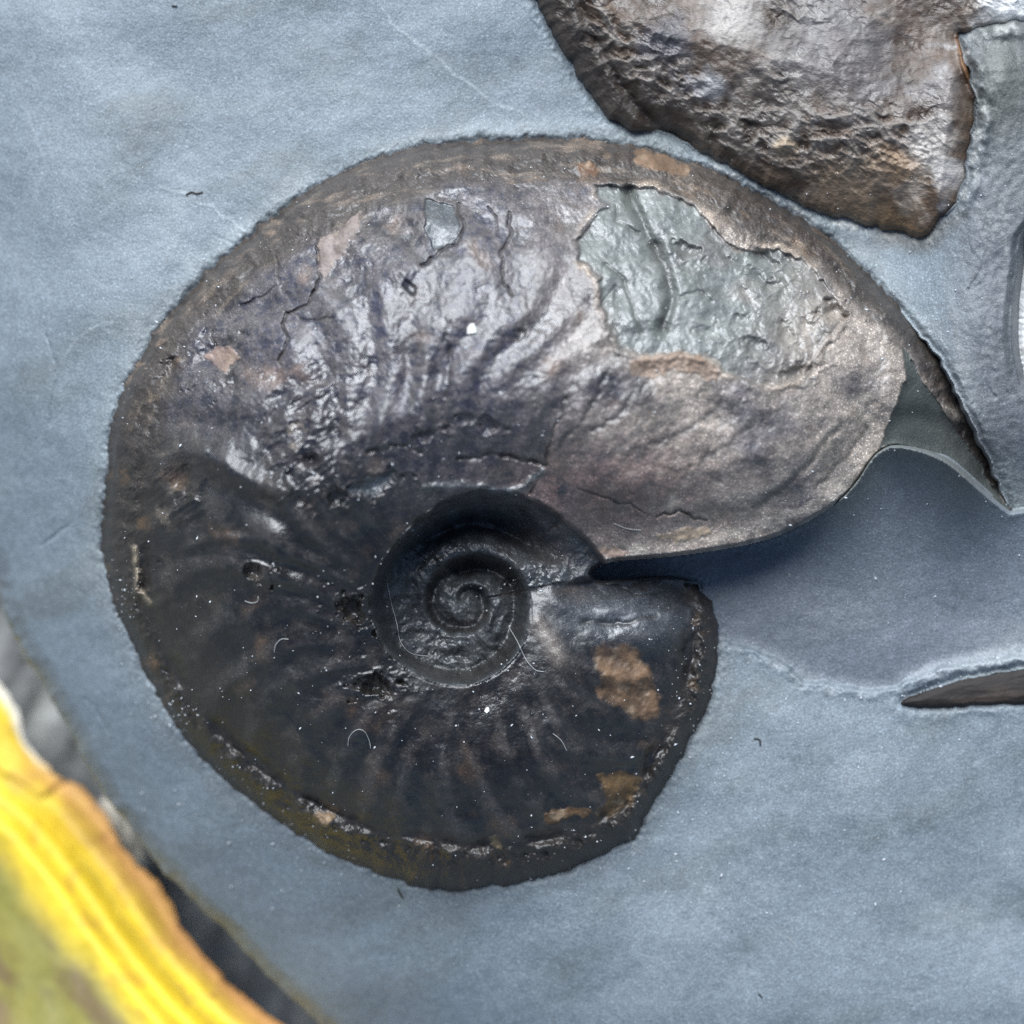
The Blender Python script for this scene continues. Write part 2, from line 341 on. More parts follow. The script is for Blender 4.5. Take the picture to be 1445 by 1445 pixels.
    # inner whorls: blue skylight painted into the tint, seam wall's dark reflection too
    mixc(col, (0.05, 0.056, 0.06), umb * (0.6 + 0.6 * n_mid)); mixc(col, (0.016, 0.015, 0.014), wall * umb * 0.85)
    mixc(col, (0.075, 0.082, 0.092), np.exp(-(((X - 880) / 110) ** 2 + ((Y - 860) / 45) ** 2)) * 0.8)
    rgh = rgh + 0.06 * umb
    # ---------------- keel band
    d_k = G.dist(KEEL, 90); band = (dO < 95) & (G.inside(np.vstack([KEEL, [(960,790),(700,640),(1240,640)]])) == False) & (sd > -4) & ((Y > 830) | (r > 230))
    skl = np.where(band, d_k, -d_k); kb = ss(-16, 16, skl + 22 * fbm(X, Y, 60, 4, 69)) * (dO < 130) * (sd > -4) * ((Y > 830) | (r > 230)); brk = ss(-0.25, 0.3, fbm(X, Y, 75, 3, 68))
    fib = fbm(dO * 1.0, sweep * 4.0 * 3, 7, 3, 70, 0.55)
    Z = Z + kb * (1.6 * fib + 1.4 * fbm(X, Y, 16, 3, 71))
    topk = ss(700, 500, Y)
    mixc(col, (0.036, 0.027, 0.021), kb * topk * 0.92); mixc(col, (0.15, 0.115, 0.085), kb * ss(0.1, 0.5, fbm(dO * 3.0, sweep * 6, 40, 4, 75)) * topk * 0.6)
    mixc(col, (0.14, 0.10, 0.07), kb * topk * ss(0.2, 0.6, fbm(dO * 1.2, sweep * 7, 26, 3, 72)) * 0.8)
    mixc(col, (0.22, 0.185, 0.15), kb * ss(0.42, 0.6, fib) * 0.6)
    mixc(col, (0.022, 0.016, 0.011), kb * (1 - topk) * 0.7)
    mixc(col, (0.075, 0.043, 0.02), kb * ss(0.25, 0.5, fbm(X, Y, 48, 3, 73)) * (1 - topk) * 0.8)
    rgh = lerp(rgh, 0.52 + 0.16 * n_mid, kb)
    Z = Z - 8 * (0.1 + 0.9 * brk) * np.exp(-((d_k + 9 * fbm(X, Y, 50, 3, 77)) / 9.0) ** 2) * ss(640, 900, Y) + (1 + 6 * brk + 8 * n_mid) * np.exp(-((d_k - 16 + 10 * fbm(X, Y, 44, 3, 78)) / 12.0) ** 2) * ss(0, 10, skl) * ss(700, 900, Y)
    bandS = ss(0, 18, skl)
    Z = Z + bandS * (4 * n_mid + 3 * fbm(X, Y, 44, 3, 76) + (1 - topk) * (4 * n_mid + 5 * fbm(X, Y, 30, 4, 79, 0.55, True))) * ss(4, 20, dO)
    mixc(col, (0.11, 0.10, 0.095), brk * np.exp(-((d_k - 13) / 7.0) ** 2) * band * ss(700, 900, Y) * ss(0.0, 0.5, n_mid) * 0.4)
    Z = Z + 3.5 * np.exp(-(d_k / 5.0) ** 2) * topk * (fbm(X, Y, 40, 2, 74) + 0.3)
    Z = np.where(band, Z - 3 * topk * brk * ss(0, 5, d_k), Z)
    mixc(col, (0.028, 0.022, 0.018), ss(38, 20, dO + 10 * n_mid) * big * ss(1120, 1260, X) * 0.9)
    gl = np.sin(dAp / 8.5 + 2.5 * n_big + 1.2 * n_mid) * ss(130, 40, dAp) * big * ss(900, 1050, X); Z = Z + 1.8 * gl; mixc(col, (0.36, 0.31, 0.26), ss(0.2, 1, gl) * 0.5)
    # ---------------- exposed internal mould: the shell has flaked off
    sm = G.sdist(MOULD, 40); md = sm > 0
    Z = Z - 5.5 * ss(-1.5, 3.0, sm + 2 * n_mid) * (0.35 + 0.65 * ss(1200, 1060, X)) + (2 + 4 * n_mid) * np.exp(-((sm + 4) / 4.5) ** 2)
    Z = np.where(md, Z + 7.0 * fbm(X, Y, 48, 4, 80) + 1.8 * fbm(*rot(X, Y, 60, 3, 1), 14, 3, 81), Z)
    mcol = np.empty_like(col); mcol[:] = C(0.138, 0.146, 0.136)
    mixc(mcol, (0.215, 0.222, 0.205), ss(-0.1, 0.5, fbm(X, Y, 60, 4, 82)))
    mixc(mcol, (0.12, 0.13, 0.115), ss(0.0, 0.5, fbm(X, Y, 45, 5, 83)) * 0.9); mixc(mcol, (0.15, 0.14, 0.13), ss(0.1, 0.5, fbm(X, Y, 100, 4, 85)) * 0.7)
    fade = ss(-4, 8, sm + 9 * n_mid) * ss(1230, 1040, X + 0.6 * (Y - 400)).clip(0.15, 1) * ss(-0.6, 0.0, n_big + 0.15)
    col = col + (mcol - col) * fade[..., None]
    mixc(col, (0.33, 0.26, 0.20), np.exp(-((sm + 5) / 4.5) ** 2) * 0.75 * ss(-.1, .35, fbm(X, Y, 60, 3, 84)))
    rgh = np.where(md, 0.38 + 0.12 * n_big + 0.15 * n_mid, rgh)
    def groove(pts, wd, dep, jit=5, c=None, cm=0.6, seed=0, step=7):
        nonlocal Z
        d = G.dist(rough(pts, jit, step, 300 + seed), wd * 3.0)
        g = np.exp(-(d / wd) ** 2); Z = Z - dep * g
        if c is not None: mixc(col, c, g * cm)
    def pit(x, y, a, b, ang, dep, lip=0.3, c=None, seed=0):
        nonlocal Z
        w_ = G.win(x - 4 * a, y - 4 * a, x + 4 * a, y + 4 * a)
        u, v = rot(X[w_] - x, Y[w_] - y, ang, a, b); q = np.hypot(u, v) * (1 + 1.1 * fbm(X[w_], Y[w_], 20, 4, 400 + seed))
        Z[w_] += -dep * np.exp(-q ** 2.2) + dep * lip * 0.5 * np.exp(-((q - 1.5) / 0.5) ** 2)
        if c is not None:
            t = col[w_]; mixc(t, c, np.exp(-(q / 0.95) ** 4)); col[w_] = t
    dk = (0.05, 0.052, 0.046)
    groove([(888,272),(905,310),(925,350),(942,385),(947,425),(936,462)], 9, 13, 4, dk, 0.75, 1)
    groove([(868,290),(872,312),(900,330)], 3, 4, 4, dk, 0.5, 2)
    groove([(855,372),(880,392),(895,440),(905,470)], 3, 3.5, 5, dk, 0.4, 3)
    groove([(848,430),(868,405),(872,450)], 2.5, 3, 4, None, 0, 4)
    groove([(960,420),(985,408),(1005,425)], 3, 4, 5, None, 0, 5)
    groove([(1000,330),(1020,360),(1050,375),(1080,400)], 5, 5, 5, dk, 0.35, 6)
    groove([(1160,505),(1172,485),(1150,510),(1135,540)], 3, 4, 5, dk, 0.5, 7)
    for i, (x, y, a, b, an, dp) in enumerate([(965,352,17,9,25,8),(1075,362,18,11,35,9),(1175,440,13,12,0,11),(1130,524,22,9,-20,9),(1090,405,9,6,0,4),(1065,490,22,10,50,5),
                                              (1045,455,14,9,-30,4),(1000,470,20,8,10,4),(1110,470,10,14,0,5)]):
        pit(x, y, a, b, an, dp * 1.5, 0.45, None, i)
    # ---------------- cracks in the dark shell
    ck = (0.02, 0.018, 0.016)
    for i, (p, wd, dp) in enumerate([([(448,350),(450,395),(437,430),(405,440),(400,455),(405,480),(393,515)], 2.6, 7), ([(388,368),(396,395),(375,415),(340,430)], 2.0, 4),
            ([(648,290),(655,322),(640,345),(615,360),(598,372)], 3.2, 6), ([(688,290),(702,310),(700,335)], 1.8, 3), ([(716,300),(722,330),(708,360),(712,395),(725,420)], 3.0, 4),
            ([(300,468),(304,492)], 2.2, 4), ([(405,440),(430,452),(470,448)], 1.8, 3), ([(1190,598),(1150,642),(1105,690),(1060,715)], 5.5, 4), ([(1225,600),(1190,650),(1150,690)], 4, 2),
            ([(815,690),(860,706),(910,722)], 1.8, 3), ([(1000,735),(960,722),(930,728)], 3, 4), ([(800,560),(770,640),(750,700)], 3, 3), ([(860,520),(830,580),(790,630)], 4, 3),
            ([(905,545),(870,590),(835,610)], 4, 3), ([(630,470),(636,520),(628,560)], 3.5, 4), ([(1020,570),(980,600),(930,625),(880,640)], 5, 2), ([(1060,600),(1010,640),(950,665)], 5, 2),
            ([(645,650),(700,640),(745,652),(772,660)], 3.5, 6), ([(520,640),(560,628),(600,640)], 3.5, 5), ([(845,820),(900,838),(935,832)], 2.0, 3), ([(925,870),(880,880),(820,876)], 4, 3)]):
        groove(p, wd * (0.62 if wd < 3.3 else 0.9), dp * (1.1 if wd < 3.3 else 0.7) * (0.6 + 0.7 * ss(-0.3, 0.4, fbm(X, Y, 30, 2, 99))), 9, ck, 0.6, 20 + i, 6)
    # flaked hollow near the crest, rubble patch, folds, pits
    sm2 = G.sdist(rough([(600,278),(640,290),(650,322),(640,345),(612,352),(598,322)], 5, 6, 90, True), 20); Z = Z - 5 * ss(-1, 2, sm2); mixc(col, (0.07, 0.08, 0.085), ss(-1, 2, sm2) * 0.7)
    rub = np.exp(-(((X - 425) / 62) ** 2 + ((Y - 610) / 105) ** 2) ** 2) + 0.9 * np.exp(-(((X - 255) / 40) ** 2 + ((Y - 690) / 60) ** 2) ** 2)
    Z = Z + rub * (13 * fbm(*rot(X, Y, -35, 1.7, 1), 42, 4, 91, 0.5, True) - 6)
    mixc(col, (0.19, 0.155, 0.12), rub * ss(0.2, 0.55, fbm(X, Y, 44, 4, 92)) * 0.9)
    rgh = rgh - 0.10 * rub.clip(0, 1)
    def ridge(pts, wd, h, jit=4, seed=0, c=None, dr=0.0):
        nonlocal Z, rgh
        d = G.dist(rough(pts, jit, 7, 500 + seed), wd * 3); g = np.exp(-(d / wd) ** 2); Z = Z + h * g
        if c is not None: mixc(col, c, g)
        if dr: rgh = rgh + dr * g
    ridge([(285,645),(320,665),(360,685),(400,692)], 17, 17, 5, 1, None, -0.08)
    ridge([(262,772),(320,758),(370,768),(398,786)], 8, 4.5, 4, 2)
    ridge([(600,688),(650,684),(700,692),(732,690),(765,664)], 4.5, 5 * (0.3 + ss(-.3, .4, n_mid)), 6, 3, (0.12, 0.12, 0.12), -0.05)
    ridge([(860,862),(910,868),(960,860)], 14, 5, 5, 4); ridge([(770,850),(820,852),(870,842)], 16, 5, 5, 5)
    ridge([(760,880),(775,900),(790,930)], 12, 4, 5, 6, (0.12, 0.10, 0.085)); ridge([(190,775),(195,830),(212,852)], 4, 6, 3, 7, (0.2, 0.16, 0.11))
    ridge([(690,832),(684,850),(694,870),(688,890)], 4, 5, 5, 8); ridge([(640,868),(660,876),(685,868)], 8, 5, 4, 9)
    for i, (x, y, a, b, an, dp, c) in enumerate([(360,806,12,10,0,17,None),(530,684,26,11,-22,12,(0.12,0.13,0.135)),(497,862,20,13,40,18,None),(530,968,24,11,8,20,None),(243,520,13,10,60,10,None),
            (578,405,11,6,60,6,None),(690,600,16,9,0,9,None),(600,615,18,8,-10,8,None),(310,505,30,28,0,6,None),(205,800,9,30,5,9,None),(440,650,12,9,0,10,None),(480,700,16,9,20,10,None),
            (735,470,9,6,0,4,None),(660,590,10,7,0,6,None),(645,925,16,7,0,8,None),(560,905,6,26,20,5,None)]):
        pit(x, y, a, b, an, dp, 0.35, c, 40 + i)
    # ---------------- tan flakes of outer shell
    reg = np.zeros(X.shape, np.int32); reg[sd > -4.5] = 1
    reg[umb & (sd > -4)] = 4
    nuc = umb & (r < np.interp(ph + 360, SP[:, 0], SP[:, 1])); reg[nuc] = 5
    reg[band] = 2; reg[md & (reg > 0)] = 3
    fl = G.sdist(rough(FILL, 8, 6, 95, True), 30); fm = (fl > 0) & (reg > 0); reg[fm] = 6
    Z = Z - 6 * ss(-1, 2, fl); fc = C(0.042, 0.047, 0.042); t = ss(-1.5, 1.5, fl)[..., None]; col = col + (fc - col) * t; rgh = np.where(fm, 0.6, rgh)
    Z = np.where(fm, blur(Z, 4, 2), Z)
    for i, (pl, c) in enumerate(FLAKES):
        s_ = G.sdist(rough(pl, 8, 5, 600 + i, True), 12) + 4.0 * n_fin + 3 * n_mid; m = ss(-2.0, 2.2, s_) if i not in (1, 2) else ss(-5, 9, s_ + 6 * n_mid) * (0.85 + 0.3 * n_mid)
        Z = Z + 2.0 * m * ss(-0.4, 0.3, n_mid) + m * 2.2 * fbm(X, Y, 22, 3, 620 + i)
        mixc(col, c, m * (0.7 + 0.6 * n_mid)); mixc(col, [t_ * 0.45 for t_ in c], m * ss(-0.1, 0.45, fbm(X, Y, 34, 4, 660 + i)) * 0.8); mixc(col, (0.34, 0.27, 0.19), m * ss(0.15, 0.5, fbm(X, Y, 20, 3, 640 + i)) * 0.4); rgh = np.where(s_ > 0, 0.5, rgh)
        reg[(s_ > 0) & (reg > 0)] = 10 + i
    # settle the outer skirt into the rock
    Z = Z + np.where(sd < 0, sd * 5.0, 0)
    return G, Z.astype(F), col.clip(0.008, 0.8), rgh.clip(0.22, 0.9), reg
GA, ZA, colA, rghA, regA = build_ammonite_fields()

# ------------------------------------------------------------------ rock matrix
def axis(lo, a, b, hi, step, far=60):
    def outs(n, far): return np.cumsum(np.geomspace(step, far, n))
    l = a - outs(34, far); l = l[l > lo][::-1]; h = b + outs(34, far); h = h[h < hi]
    return np.concatenate([l, np.arange(a, b + step, step), h])
def build_rock():
    G = Grid(axis(-330, -60, 1470, 2120, 2.0), axis(-560, -30, 1470, 1880, 2.0)); X, Y = G.X, G.Y
    z, d = rock_base(G)
    sa = G.sdist(AMMO, 260); s2 = G.sdist(SH2, 80); s3 = G.sdist(SH3, 60); s4 = G.sdist(SH4, 60)
    # aperture floor: sediment that slopes down from the shell mouth to a worn step
    fpoly = np.vstack([APER, GAP[1:], STEP, [(1600,700)]])
    fs = G.sdist(fpoly, 400); floor = ss(-6, 14, fs)
    dap = G.dist(APER[3:], 400)
    dap2 = G.dist(APER[15:60], 400)
    stp = G.dist(STEP, 60)
    z = z - 17 * ss(-2.5, 3.5, fs) * ss(90, 20, -fs + 40) * (fs > -10)
    z = np.where(fs > -3, z + 128 * np.exp(-np.clip(dap2, 0, None) / 70) * ss(-3, 4, fs), z)
    lip = np.exp(-((fs + 7) / 7) ** 2) * (G.dist(STEP, 60) < 30)
    z = z + 3 * lip * (0.4 + 1.6 * fbm(X, Y, 30, 4, 110)) + 2.0 * lip * fbm(X, Y, 9, 2, 127)
    # lip of matrix against the shells, with a picked groove
    for s in (sa, s2, s3):
        o = -s
        z = z + np.where((o > -2) & (fs < 4), 3.5 * np.exp(-((o - 9) / 12) ** 2), 0) * (0.2 + 1.6 * fbm(X, Y, 70, 3, 111)) - 4.5 * np.exp(-(o / 5.0) ** 2) * (o > -2) * (fs < 4) + 2.4 * np.exp(-((o - 6) / 9) ** 2) * fbm(X, Y, 7, 3, 122)
    z = z + np.where((s2 < 2) & (X > 1240), (9 + 14 * fbm(X, Y, 40, 3, 123)) * np.exp(-((s2 + 10) / 11) ** 2) * ss(330, 260, Y), 0)
    z = z + 26 * np.exp(-(((X - 1405) / 45) ** 2 + ((Y - 95) / 55) ** 2)) * (s2 < 4)
    # raised pale margin above the dark sliver of shell
    z = z + (5 + 8 * fbm(X, Y, 30, 4, 128)) * np.exp(-((s3 + 14) / 12) ** 2) * ss(995, 970, Y + 0.15 * (1400 - X))
    # web dropping to the ribbed shell
    z = z - 13 * ss(-8, 2, s4 + 5 * fbm(X, Y, 40, 3, 124))
    fine = fbm(X, Y, 22, 3, 112); med = fbm(X, Y, 60, 4, 113)
    dull = fbm(*rot(X, Y, -20, 2.2, 1), 110, 4, 114)
    z = z + 0.6 * fine + 1.4 * med
    webm = ss(1290, 1400, X) * ss(760, 600, Y)
    z = z + webm * (2.0 * fbm(*rot(X, Y, 75, 3, 1), 18, 3, 115) + 1.5 * fbm(X, Y, 12, 2, 116))
    lumpy = np.exp(-(sa / 70) ** 2) * ss(420, 320, X) * (sa < 0)
    z = z + lumpy * 2.5 * fbm(X, Y, 45, 3, 117)
    col = np.empty(X.shape + (3,), F); col[:] = C(0.160, 0.190, 0.212)
    mixc(col, (0.118, 0.138, 0.142), ss(-0.1, 0.5, dull) * 0.8)
    mixc(col, (0.205, 0.23, 0.245), ss(0.1, 0.6, fbm(X, Y, 150, 4, 118)) * 0.7)
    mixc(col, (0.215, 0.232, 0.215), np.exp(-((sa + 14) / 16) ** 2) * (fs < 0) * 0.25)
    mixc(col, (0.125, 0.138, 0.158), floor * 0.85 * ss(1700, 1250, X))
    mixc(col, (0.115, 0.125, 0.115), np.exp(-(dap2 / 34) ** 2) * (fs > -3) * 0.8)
    mixc(col, (0.27, 0.29, 0.30), lip * ss(-0.1, 0.4, fine) * 0.8)  # pale step lip: light caught by the edge, painted in
    mixc(col, (0.27, 0.29, 0.305), np.exp(-((s3 + 13) / 9) ** 2) * ss(990, 968, Y + 0.15 * (1400 - X)) * 0.7)
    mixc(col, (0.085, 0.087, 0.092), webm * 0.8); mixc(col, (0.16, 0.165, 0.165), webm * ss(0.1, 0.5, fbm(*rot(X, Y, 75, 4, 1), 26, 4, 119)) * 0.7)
    mixc(col, (0.095, 0.10, 0.085), np.exp(-(((X - 1415) / 50) ** 2 + ((Y - 110) / 100) ** 2)) * 0.9)
    mixc(col, (0.45, 0.45, 0.42), np.exp(-((s2 + 6) / 6) ** 2) * ss(-0.1, 0.35, fbm(X, Y, 24, 3, 120)) * ss(950, 1060, X) * 0.8)
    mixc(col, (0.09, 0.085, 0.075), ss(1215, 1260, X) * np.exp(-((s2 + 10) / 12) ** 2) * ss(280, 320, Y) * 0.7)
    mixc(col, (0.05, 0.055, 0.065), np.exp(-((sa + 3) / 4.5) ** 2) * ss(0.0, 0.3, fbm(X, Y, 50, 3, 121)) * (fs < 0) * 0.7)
    for i, (p, wd, a) in enumerate([([(528,-5),(560,40),(620,85),(690,140),(742,166)], 2.2, 0.42), ([(228,262),(290,290),(345,325)], 1.8, 0.45), ([(92,498),(120,470),(155,455)], 1.6, 0.4), ([(40,160),(60,230),(45,300)], 2, .2)]):
        dd = G.dist(rough(p, 8, 8, 700 + i), 12); g = np.exp(-(dd / wd) ** 2) * (0.45 + 0.9 * (fbm(X, Y, 18, 3, 710 + i) + .4).clip(0, 1)); z = z + 0.6 * g; mixc(col, (0.36, 0.39, 0.395), g * a)
    for i, p in enumerate([[(1395,300),(1388,328)],[(1372,402),(1380,392),(1383,380)],[(1366,410),(1378,404),(1392,398)],[(1385,520),(1392,545),(1405,560)],[(1255,655),(1280,648),(1310,646)],[(120,985),(138,1005),(150,1030)],[(105,735),(60,770)],
                          [(60,460),(80,520),(70,600)],[(300,330),(330,345),(350,380)]]):
        dd = G.dist(rough(p, 4, 5, 730 + i), 10); z = z - 2.2 * np.exp(-(dd / 2.2) ** 2) * (0.3 + ss(-.3,.3,fine))
    rgh = 0.60 + 0.08 * med - 0.06 * floor
    # cavity under the shells, rim that falls to the ground
    for s, dp in ((sa, 170), (s2, 110), (s3, 60), (s4, 80)): z = z - dp * ss(3, 18, s)
    dd_ = np.clip(16 - d + 7 * fbm(X, Y, 70, 3, 125) + 3 * fbm(X, Y, 22, 2, 126), 0, None); z = z - (0.25 * dd_ + 0.05 * dd_ ** 2 + 0.25 * np.clip(dd_ - 16, 0, None) ** 2)
    reg = ((z > -960)).astype(np.int32)
    z = np.maximum(z, -1000)
    # nothing of the rock is needed deep under the big shell
    reg[(sa > 40)] = 0
    return Relief(G, z.astype(F), col.clip(0.02, 0.8), rgh.clip(0.35, 0.9), reg, zlimit=-340), z
R_ROCK, zrock = build_rock()
_t = np.clip((-300 * S - R_ROCK.co[..., 2]) / (660 * S), 0, 1)          # the underside of the pebble curves in
_c = np.array([(900 - CX) * S, (CY - 700) * S], F); R_ROCK.co[..., :2] = _c + (R_ROCK.co[..., :2] - _c) * (1 - 0.22 * _t ** 0.8)[..., None]
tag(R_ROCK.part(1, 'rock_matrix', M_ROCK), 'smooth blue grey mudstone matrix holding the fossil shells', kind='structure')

# ------------------------------------------------------------------ ammonite objects
def basept(px, py, z): return world(px, py, z)
oA = basept(655, 850, -40)
ammo = tag(empty('ammonite', oA), 'large dark coiled ammonite with open spiral umbilicus set in grey rock', 'ammonite')
RA = Relief(GA, ZA, colA, rghA, regA, oA)
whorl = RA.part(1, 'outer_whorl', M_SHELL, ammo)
keel = tag(RA.part(2, 'keel_band', M_SHELL, ammo), 'brown fibrous band along the outer rim')
tag(RA.part(3, 'exposed_mould', M_MOULD, ammo), 'pale grey green patch where the shell has flaked away')
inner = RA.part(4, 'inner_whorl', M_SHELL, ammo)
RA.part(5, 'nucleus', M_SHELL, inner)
tag(RA.part(6, 'chamber_fill', M_ROCK, ammo), 'smooth olive grey sediment filling the shell mouth')
for i in range(len(FLAKES)):
    if (regA == 10 + i).sum() > 4: RA.part(10 + i, 'shell_flake', M_FLAKE, keel if i in (8, 9) else whorl)

# ------------------------------------------------------------------ second shell, upper right
def build_second():
    G = Grid(np.arange(728, 1470, 1.45), np.arange(-60, 345, 1.45)); X, Y = G.X, G.Y
    b, _ = rock_base(G); b = np.minimum(b, 40)
    sd = G.sdist(SH2, 500)
    Z = np.interp(sd, [0, 3, 8, 18, 40, 90, 180, 320], [-6, 6, 14, 22, 34, 56, 78, 88])
    # groove between rim and flank on the left side
    lf = smooth([(800,-60),(815,0),(850,75),(890,140),(930,178),(985,205)]); dl = G.dist(lf, 60)
    Z = Z - 12 * np.exp(-(dl / 9) ** 2) * ss(1010, 960, X)
    u, v = rot(X, Y, 25, 1.5, 1)
    rg = fbm(u, v, 34, 5, 130, 0.58, True); rg2 = fbm(X, Y, 80, 4, 131)
    bot = ss(200, 270, Y) * np.exp(-((X - 1200) / 110) ** 2)
    ampl = (0.35 + 0.9 * ss(-0.2, 0.3, fbm(X, Y, 150, 2, 132))) * ss(4, 40, sd) * (1 - 0.75 * bot)
    rg3 = fbm(*rot(X + 12 * rg2, Y + 14 * rg, 20, 1.5, 1), 30, 2, 134, 0.5, True)
    Z = Z + (5.0 * rg + 6.5 * rg3) * ampl + 7 * rg2 + 1.2 * fbm(X, Y, 10, 3, 133)
    Z = Z + b
    def bump(x, y, a, h_):
        q = np.hypot(X - x, Y - y) / a; return h_ * np.exp(-q ** 2)
    Z = Z + bump(1107, 207, 11, 12) + bump(1010, 120, 30, 8) + bump(1290, 200, 60, 6) + bump(1030, 25, 60, 4)
    # upright lip at the right edge
    lp = G.dist(smooth([(1352,52),(1358,85),(1368,115),(1380,140)]), 30); Z = Z + 12 * np.exp(-(lp / 4) ** 2)
    col = np.empty(X.shape + (3,), F); col[:] = C(0.048, 0.029, 0.018)
    mixc(col, (0.10, 0.066, 0.044), ss(-0.3, 0.4, rg2) * 0.8)
    mixc(col, (0.055, 0.042, 0.03), np.exp(-(((X - 1010) / 110) ** 2 + ((Y - 190) / 55) ** 2)) * 0.85)
    mixc(col, (0.19, 0.12, 0.06), bot * 0.8 * ss(-0.3, 0.3, fbm(X, Y, 90, 3, 137))); mixc(col, (0.10, 0.055, 0.025), bot * ss(255, 300, Y) * ss(-.3, .3, rg2) * 0.9)
    mixc(col, (0.26, 0.235, 0.21), ss(0.2, 0.7, rg3) * ampl * 0.4)
    mixc(col, (0.27, 0.235, 0.20), ss(0.1, 0.5, fbm(X, Y, 60, 5, 135)) * 0.6); mixc(col, (0.045, 0.033, 0.024), ss(0.1, 0.5, fbm(X, Y, 75, 5, 136)) * 0.7)
    for (x, y, a, c_, k) in [(1035,22,48,(0.34,0.31,0.28),.8),(1310,205,38,(0.34,0.31,0.28),.85),(1005,122,22,(0.27,0.265,0.265),.8),(1265,235,30,(0.26,0.17,0.10),.8),(1190,265,60,(0.22,0.165,0.115),.6),(1330,120,30,(0.2,0.18,0.17),.6),(1150,20,40,(0.24,0.22,0.2),.6),(1107,207,14,(0.36,0.27,0.18),.9),
                             (1425,0,55,(0.8,0.78,0.74),1.0),(1345,250,26,(0.40,0.38,0.36),.7),(940,60,34,(0.11,0.105,0.115),.8),(1180,60,90,(0.19,0.18,0.18),.5),(1100,130,50,(0.2,0.18,0.16),.4)]:  # near-white corner patch is a painted sunlit highlight
        mixc(col, c_, np.exp(-(np.hypot(X - x, Y - y) / a * (1 + 1.1 * fbm(X, Y, 50, 5, 140, 0.6))) ** 4) * k * ss(-0.5, 0.1, rg))
    mixc(col, (0.03, 0.024, 0.02), (dl < 200) * ss(70, 40, sd) * ss(1000, 940, X) * 0.7); mixc(col, (0.16, 0.075, 0.03), np.exp(-(lp / 4) ** 2))
    rgh = 0.40 + 0.22 * rg2 + 0.1 * rg - 0.12 * bot + 0.1 * ss(0.3, 0.7, rg)
    reg = np.zeros(X.shape, np.int32); reg[sd > -4.5] = 1
    reg[(reg == 1) & (sd < 46) & (X < 960) & (dl > 1) & (~G.inside(np.vstack([lf, [(1470,205),(1470,-60)]])))] = 2
    reg[(reg == 1) & (lp < 5)] = 3
    Z = Z + np.where(sd < 0, sd * 4.0, 0)
    return G, Z.astype(F), col, rgh.clip(0.2, 0.9), reg
G2, Z2, col2, rgh2, reg2 = build_second()
o2 = basept(1130, 150, -20)
sh2 = tag(empty('ammonite', o2), 'rough glossy brown ammonite fragment with whitish patches, beside the coiled one', 'ammonite')
R2 = Relief(G2, Z2, col2, rgh2, reg2, o2)
R2.part(1, 'flank', M_SHELL2, sh2); tag(R2.part(2, 'keel_band', M_SHELL2, sh2), 'dark ridged outer rim'); tag(R2.part(3, 'shell_lip', M_SHELL2, sh2), 'thin reddish brown broken edge')

# ------------------------------------------------------------------ dark sliver of shell and pale ribbed shell at the right
def build_small(poly, box, prof, colf, name, label, cat, mat, seed):
    G = Grid(np.arange(box[0], box[2], 1.5), np.arange(box[1], box[3], 1.5)); b, _ = rock_base(G); b = np.minimum(b, 20)
    sd = G.sdist(poly, 200); Z = np.interp(sd, *prof) + b
    Z, col, rgh = colf(G, Z, sd)
    reg = (sd > -4.5).astype(np.int32); Z = Z + np.where(sd < 0, sd * 4, 0)
    return G, Z.astype(F), col, rgh, reg
def f3(G, Z, sd):
    X, Y = G.X, G.Y; n = fbm(*rot(X, Y, -8, 5, 1), 20, 4, 150)
    Z = Z + 2.0 * n - 0.12 * (970 - Y); col = np.empty(X.shape + (3,), F); col[:] = C(0.016, 0.012, 0.010); mixc(col, (0.05, 0.036, 0.027), ss(0.1, 0.5, n) * 0.8)
    return Z, col, 0.72 + 0 * X
G3, Z3, c3, r3, g3 = build_small(SH3, (1262, 928, 1570, 1006), ([0, 4, 12, 26], [-6, 2, 5, 6]), f3, '', '', '', None, 0)
tag(Relief(G3, Z3, c3, r3, g3).part(1, 'shell_fragment', M_FLAKE), 'narrow dark brown shell sliver lying in a pale rock margin', 'shell fragment')
RIB_P = 9.0
def f4(G, Z, sd):
    X, Y = G.X, G.Y; ph = (Y + 9 * fbm(X, Y, 34, 3, 160) + 0.25 * (X - 1430)) / RIB_P
    rb = 1 - np.abs(np.sin(ph * np.pi)) ** 0.5 * 1.0; Z = Z - 3.2 * rb * ss(0, 8, sd) * (0.5 + fbm(X, Y, 20, 2, 163)).clip(0, 1.3) + 1.6 * fbm(X, Y, 11, 3, 161)
    col = np.empty(X.shape + (3,), F); col[:] = C(0.80, 0.80, 0.79); mixc(col, (0.5, 0.47, 0.43), ss(-0.1, 0.5, fbm(X, Y, 30, 3, 162)) * 0.4)
    G.rib = np.floor(ph).astype(np.int32)
    return Z, col, 0.5 + 0 * X
G4, Z4, c4, r4, g4 = build_small(SH4, (1418, 300, 1580, 570), ([0, 4, 20, 50, 90], [-30, -22, -6, 8, 14]), f4, '', '', '', None, 0)
o4 = basept(1490, 440, -40)
rb_root = tag(empty('ribbed_shell', o4), 'white finely ribbed shell behind the grey rock ridge', 'shell')
ids = sorted(set(G4.rib[g4 > 0].ravel().tolist()))
reg4 = np.where(g4 > 0, G4.rib - ids[0] + 1, 0)
R4 = Relief(G4, Z4, c4, r4, reg4, o4)
for i in range(1, len(ids) + 1):
    if (reg4[:-1, :-1] == i).sum() > 0: R4.part(i, 'rib', M_FLAKE, rb_root)

